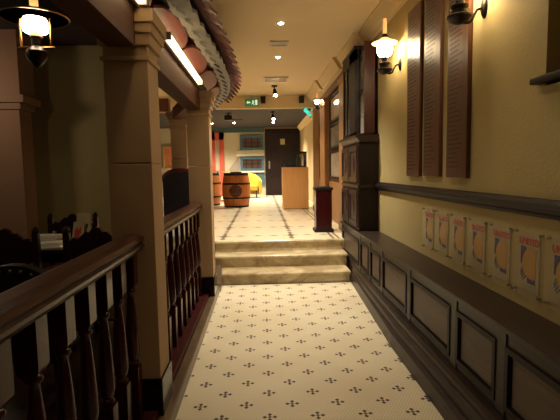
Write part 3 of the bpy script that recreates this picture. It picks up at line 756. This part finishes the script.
# grey course: overlapping hexagon ended tiles
b = MB(); s = .05; pt_ = .26
gt = MB()
while s < LEN - .25:
    for row, (o0, o1, z0, z1) in enumerate(((.275, .18, 2.575, 2.60), (.205, .095, 2.58, 2.61))):
        q = s + row * pt_ * .5
        hexo = [(0, o0), (pt_ * .62, o0), (pt_ * .92, (o0 + o1) / 2 + .015), (pt_ * .80, o1 - .012), (pt_ * .30, o1 - .016), (pt_ * .06, o1 + .03)]
        jz = rnd.uniform(-.008, .008); z0 += jz
        A = []; B = []
        for k, (ds, of) in enumerate(hexo):
            zz = z0 + (of - .1) * .28 - ds / pt_ * .06 - (of - .14) * (.5 if row else -.25)
            A.append(gt.bm.verts.new(pos(q + ds, of, zz))); B.append(gt.bm.verts.new(pos(q + ds, of, zz + .026)))
        gt.bm.faces.new(A); gt.bm.faces.new(B[::-1])
        for k in range(6): gt.bm.faces.new((A[k], B[k], B[(k + 1) % 6], A[(k + 1) % 6]))
        # the dark slot and nail hole of each tile
        c = (o0 + o1) / 2 - .01
        zz = z0 + (c - .1) * .28 - .45 * .105 - .006
        ring = [pos(q + .09, c + .03, zz + .03 * .28 + .02), pos(q + .125, c + .03, zz + .03 * .28 + .006), pos(q + .15, c - .025, zz - .007 - .008), pos(q + .115, c - .025, zz - .007 + .006)]
        gt.bm.faces.new([gt.bm.verts.new(v_) for v_ in ring]).material_index = 1
    s += pt_
g_ = part('grey_tile_course', gt, 'silver', cp, label='pale grey course of pierced tiles')
g_.data.materials.append(M['ink'])
# outer dark red barrel tiles with pointed drip ends
bt = MB(); dp = MB(); s = .05; pw = .245
while s < LEN - .25:
    R_ = []
    for of, z in ((.6, 3.05), (.3, 2.88), (.1, 2.765), (.045, 2.735)):
        R_.append([pos(s + pw / 2 + pw * .5 * math.cos(t), of, z - .055 * math.sin(t) + .03) for t in [PI * k / 8 for k in range(9)]] +
                  [pos(s + pw / 2 + (pw * .5 - .014) * math.cos(t), of, z - (.055 - .014) * math.sin(t) + .032) for t in [PI * k / 8 for k in range(8, -1, -1)]])
    bt.loft(R_)
    # drip end: leaf pointing outwards and slightly down
    lf = [(0, .10), (pw * .96, .10), (pw * .97, .06), (pw * .88, .03), (pw * .70, -.005), (pw * .48, -.06), (pw * .27, -.005), (pw * .09, .03), (0, .06)]
    A = []; B = []
    for ds, of in lf:
        zz = 2.655 + (of - .03) * .55 - (.012 if of < .03 else 0)
        A.append(dp.bm.verts.new(pos(s + ds, of, zz))); B.append(dp.bm.verts.new(pos(s + ds, of - .004, zz + (.034 if of > -.02 else .018))))
    dp.bm.faces.new(A); dp.bm.faces.new(B[::-1])
    for k in range(len(lf)): dp.bm.faces.new((A[k], B[k], B[(k + 1) % len(lf)], A[(k + 1) % len(lf)]))
    s += pw
part('barrel_tiles', bt, 'tiled', cp, True)
part('drip_tiles', dp, 'tiled', cp, label='pointed dark red tile ends')
# strip lights on the beam
for y0, y1, lab in ((1.5, 2.42, 'glowing strip light on the beam above the nearest column'), (3.06, 4.6, 'long glowing strip light on the beam between the two columns')):
    o = thing('strip_light', lab, 'strip light', (-.61, (y0 + y1) / 2, 2.36), 'strip lights under the canopy')
    part('tube', MB().box((-.628, y0, 2.37), (-.585, y1, 2.41), .012), 'strip', o)
    part('batten', MB().box((-.634, y0 - .02, 2.361), (-.62, y1 + .02, 2.425)), 'vent', o)
    for y in (y0 - .02, y1 + .001): part('end_cap', MB().box((-.628, y, 2.365), (-.58, y + .02, 2.415), .004), 'vent', o)

# ------------------------------------------------------------------ hanging oil lamp
hl = thing('hanging_lamp', 'lit hanging oil lamp with wide brass shade at upper left', 'hanging lamp', (-1.24, 2.6, 2.12))
L = dict(local=True, smooth=True)
part('oil_font', MB().lathe([(.008, -.03), (.02, -.02), (.046, .01), (.058, .04), (.058, .055), (.04, .075), (.026, .085), (.026, .13)], (0, 0, 0), 20), 'iron', hl, **L)
part('burner', MB().lathe([(.03, .13), (.034, .135), (.03, .155), (.022, .165)], (0, 0, 0), 16), 'brass', hl, **L)
part('globe', MB().lathe([(.055, .16), (.062, .165), (.07, .2), (.058, .235), (.036, .262), (.024, .28)], (0, 0, 0), 18), 'globe_left', hl, **L)
part('shade', MB().lathe([(.175, .235), (.18, .24), (.12, .265), (.04, .285), (.036, .28), (.11, .258), (.17, .235)], (0, 0, 0), 28), 'brass', hl, **L)
part('chimney', MB().lathe([(.022, .286), (.022, .42), (.018, .42), (.018, .286)], (0, 0, 0), 14), 'chimneyglow', hl, **L)
part('cradle', MB().tube([(-.08, 0, .08), (-.085, 0, .2), (-.075, 0, .262)], .006, 8).tube([(.08, 0, .08), (.085, 0, .2), (.075, 0, .262)], .006, 8).tube([(-.1, 0, .078), (.1, 0, .078)], .007, 8), 'brass', hl, **L)
part('stem', MB().tube([(0, 0.04, .283), (0, .04, .6), (0, 0, CE - 2.12)], .006, 8), 'iron', hl, **L)

# ------------------------------------------------------------------ dining side: chairs, tables, menus
def carved_chair(loc, label, rz, grp='dark carved dining chairs'):
    """local: front faces -Y, back at +Y"""
    o = thing('dining_chair', label, 'chair', loc, grp, rz); L = dict(local=True)
    part('seat', MB().box((-.23, -.23, .43), (.23, .22, .485), .015), 'redleather', o, **L)
    for sx in (-1, 1):
        part('front_leg', MB().lathe([(.016, 0), (.024, .03), (.018, .1), (.026, .3), (.022, .43)], (sx * .2, -.2, 0), 12), 'chair', o, smooth=True, **L)
        part('back_post', MB().box((sx * .225 - .023, .2, 0), (sx * .225 + .023, .245, 1.0), .005).lathe([(.024, 1.0), (.03, 1.012), (.026, 1.03), (.012, 1.05), (.0, 1.056)], (sx * .225, .222, 0), 12), 'chair', o, **L)
    cr_ = [(-.202, .86), (.202, .86), (.202, .93), (.17, .96), (.14, .945), (.11, .975), (.08, 1.005), (.05, 1.0), (.03, 1.03), (0, 1.045), (-.03, 1.03), (-.05, 1.0), (-.08, 1.005), (-.11, .975), (-.14, .945), (-.17, .96), (-.202, .93)]
    part('crest_rail', MB().prism(cr_, .205, .24), 'chair', o, **L)
    part('back_panel', MB().box((-.17, .212, .58), (.17, .233, .86), .004), 'chair', o, **L)
    part('lower_rail', MB().box((-.202, .208, .53), (.202, .237, .58), .004), 'chair', o, **L)
    part('seat_rail', MB().box((-.215, -.215, .37), (.215, .2, .43), .004), 'chair', o, **L)
    part('stretcher', MB().tube([(-.2, 0, .18), (.2, 0, .18)], .012).tube([(-.21, -.2, .18), (-.21, .21, .18)], .012).tube([(.21, -.2, .18), (.21, .21, .18)], .012), 'chair', o, **L)
    return o
# chairs with backs towards the camera have rz = pi
K = (1, 1, .93)
ch = carved_chair((-1.95, 3.64, .12), 'dark carved chair at the left picture edge, its back to the corridor', PI); ch.scale = K
dup(ch, (-1.27, 3.64, .12), 'dark carved chair closest to the large column, its back to the railing', PI)
dup(ch, (-1.93, 4.36, .12), 'dark carved chair across the table, below the bare far wall', 0)
rc = thing('armchair', 'dark rounded studded chair back lowest at the left edge just above the handrail', 'chair', (-1.42, 2.75, .12), None, PI)
ow = [(-.25, .3), (-.25, .62)] + [(-.25 * math.cos(PI * i / 16), .68 + .19 * math.sin(PI * i / 16)) for i in range(17)] + [(.25, .62), (.25, .3)]
part('backrest', MB().prism(ow, .17, .24), 'leather', rc, local=True)
for i in range(11):
    t = PI * (.08 + .84 * i / 10); part('stud', MB().ball((-.225 * math.cos(t), .242, .675 + .165 * math.sin(t)), .009, u=8, v=6), 'brass', rc, True, local=True)
part('seat', MB().box((-.25, -.26, .32), (.25, .168, .45), .03), 'leather', rc, local=True)
for sx in (-.21, .21):
    for sy in (-.22, .2): part('leg', MB().lathe([(.016, 0), (.022, .3), (.024, .32)], (sx, sy, 0), 10), 'chair', rc, True, local=True)
def table(loc, label, w=.36, d=.42):
    o = thing('dining_table', label, 'table', loc, 'dark dining tables'); L = dict(local=True)
    part('table_top', MB().box((-w, -d, .73), (w, d, .765), .008), 'chair', o, **L)
    part('apron', MB().box((-w + .06, -d + .06, .65), (w - .06, d - .06, .73)), 'chair', o, **L)
    for sx in (-1, 1):
        for sy in (-1, 1): part('leg', MB().lathe([(.02, 0), (.03, .05), (.024, .3), (.034, .65)], (sx * (w - .08), sy * (d - .08), 0), 12), 'chair', o, smooth=True, **L)
    return o
table((-1.75, 3.98, .12), 'dark dining table laid with papers and menu cards below the far wall', .8, .36)
for i, (x, y, w, d, r, lab) in enumerate(((-1.78, 3.76, .1, .08, .2, 'white folded napkin on the near edge of the laid table'), (-2.0, 4.2, .12, .09, -.1, 'white place card set lying on the far side of the laid table'))):
    b = MB().box((-w, -d, 0), (w, d, .012), .003).box((-w * .9, -d * .9, .012), (w * .85, d * .8, .045), .006)
    o = tag(part('napkin', b, 'linen'), lab, 'napkin', 'white napkins on the laid table'); o.location = (x, y, .886); o.rotation_euler = (0, 0, r)
def menu(loc, w, h, label, redlogo, rz):
    o = thing('menu_card', label, 'menu card', loc, 'standing menu cards', rz); L = dict(local=True)
    part('front_leaf', MB().loft([[(-w, -.05, 0), (w, -.05, 0), (w, -.046, 0), (-w, -.046, 0)], [(-w, -.002, h), (w, -.002, h), (w, .002, h), (-w, .002, h)]]), 'white', o, **L)
    part('back_leaf', MB().loft([[(-w, .046, 0), (w, .046, 0), (w, .05, 0), (-w, .05, 0)], [(-w, -.002, h - .002), (w, -.002, h - .002), (w, .002, h - .002), (-w, .002, h - .002)]]), 'white', o, **L)
    b = MB()
    def f(u, v): return (u * w, -.0525 + .048 * v, h * v)
    if redlogo:
        P = [(-.5, .2), (.1, .15), (.6, .5), (.5, .8), (.1, .6), (-.2, .75), (-.6, .55)]
    else:
        P = [(-.5, .35), (0, .2), (.5, .35), (.7, .6), (.2, .55), (-.1, .7), (-.5, .62)]
    A = [b.bm.verts.new(f(u, v)) for u, v in P]; b.bm.faces.new(A)
    part('printed_picture', b, 'red' if redlogo else 'hoop', o, **L)
menu((-1.64, 4.02, .886), .055, .18, 'standing menu card with red print on the laid table', True, -.25)
menu((-1.67, 4.2, .886), .06, .24, 'taller white menu card with a dark figure behind the red printed one', False, .1)

# high backed booth chair on the upper level
bo = thing('booth_chair', 'high backed dark leather chair seen between the two stone columns', 'chair', (-1.2, 6.9, U))
ou = [(-1.46, .3), (-1.46, .9)] + [(-1.2 - .26 * math.cos(PI * i / 14), .88 + .15 * math.sin(PI * i / 14)) for i in range(15)] + [(-.94, .3)]
ou2 = [(x, U + z) for x, z in ou]
part('backrest', MB().prism(ou2, 6.6, 6.68), 'leather', bo)
rim = [(-.94, .3)] + [(-1.2 + .26 * math.cos(PI * i / 14), .88 + .15 * math.sin(PI * i / 14)) for i in range(15)] + [(-1.46, .3)]
part('top_roll', MB().tube([(x, 6.64, U + z) for x, z in rim[1:-1]], .045, 10), 'redleather', bo, True, label='maroon padded top roll')
part('seat', MB().box((-1.46, 6.68, U + .3), (-.94, 6.96, U + .46), .03), 'leather', bo)
for sx in (-1.42, -.98):
    for sy in (6.63, 6.92): part('leg', MB().box((sx - .02, sy - .02, U), (sx + .02, sy + .02, U + .3)), 'chair', bo)

# ------------------------------------------------------------------ unseen fill lights added for corridor, side hall and dining side
for x, y, e in ((.27, 4.0, 32), (.27, 2.2, 16), (.27, .2, 10), (-1.5, 9.5, 120), (-3.5, 9.5, 100)):  # unseen downlights added to brighten the corridor and side hall
    dup(dl, (x, y, CE), 'added fill downlight outside the view', None) if y < 1 else dup(dl, (x, y, CE), {4.0: 'added unseen fill downlight above the near mosaic', 2.2: 'added unseen fill downlight over the camera end of the mosaic', 9.5: 'added unseen fill downlight in the side hall'}[y])
    beam(x, y, CE - .03, e)
for x, y, e in ((-3.2, 2.2, 14), (-3.6, 5.0, 12)):  # bare fill points added to lift the dining walls, no lamp hangs here
    l = bpy.data.lights.new('dining_fill_light', 'POINT'); l.energy = e; l.color = (1, .8, .55); l.shadow_soft_size = .12
    q = bpy.data.objects.new('dining_fill_light', l); COL.objects.link(q); q.location = (x, y, 2.5)

# ------------------------------------------------------------------ world, camera, view
w = bpy.data.worlds.new('world'); S.world = w; w.use_nodes = True
w.node_tree.nodes['Background'].inputs[0].default_value = (.02, .015, .012, 1); w.node_tree.nodes['Background'].inputs[1].default_value = 1
cam = bpy.data.cameras.new('camera'); co = bpy.data.objects.new('camera', cam); COL.objects.link(co)
cam.sensor_fit = 'HORIZONTAL'; cam.sensor_width = 36; cam.lens = 36 * 445 / 560; cam.clip_start = .05
X = Vector((.99905437, -.04025436, -.01643044)); D = Vector((-.01998109, -.08945413, -.9957905)); F = Vector((.03861514, .99517714, -.09017386))
R = Matrix((X, -D, -F)).transposed().to_4x4()
co.matrix_world = Matrix.Translation((0, 0, 1.5)) @ R
S.camera = co
S.view_settings.view_transform = 'Standard'; S.view_settings.look = 'None'; S.view_settings.gamma = 1; S.view_settings.use_curve_mapping = False
S.view_settings.exposure = 0.48
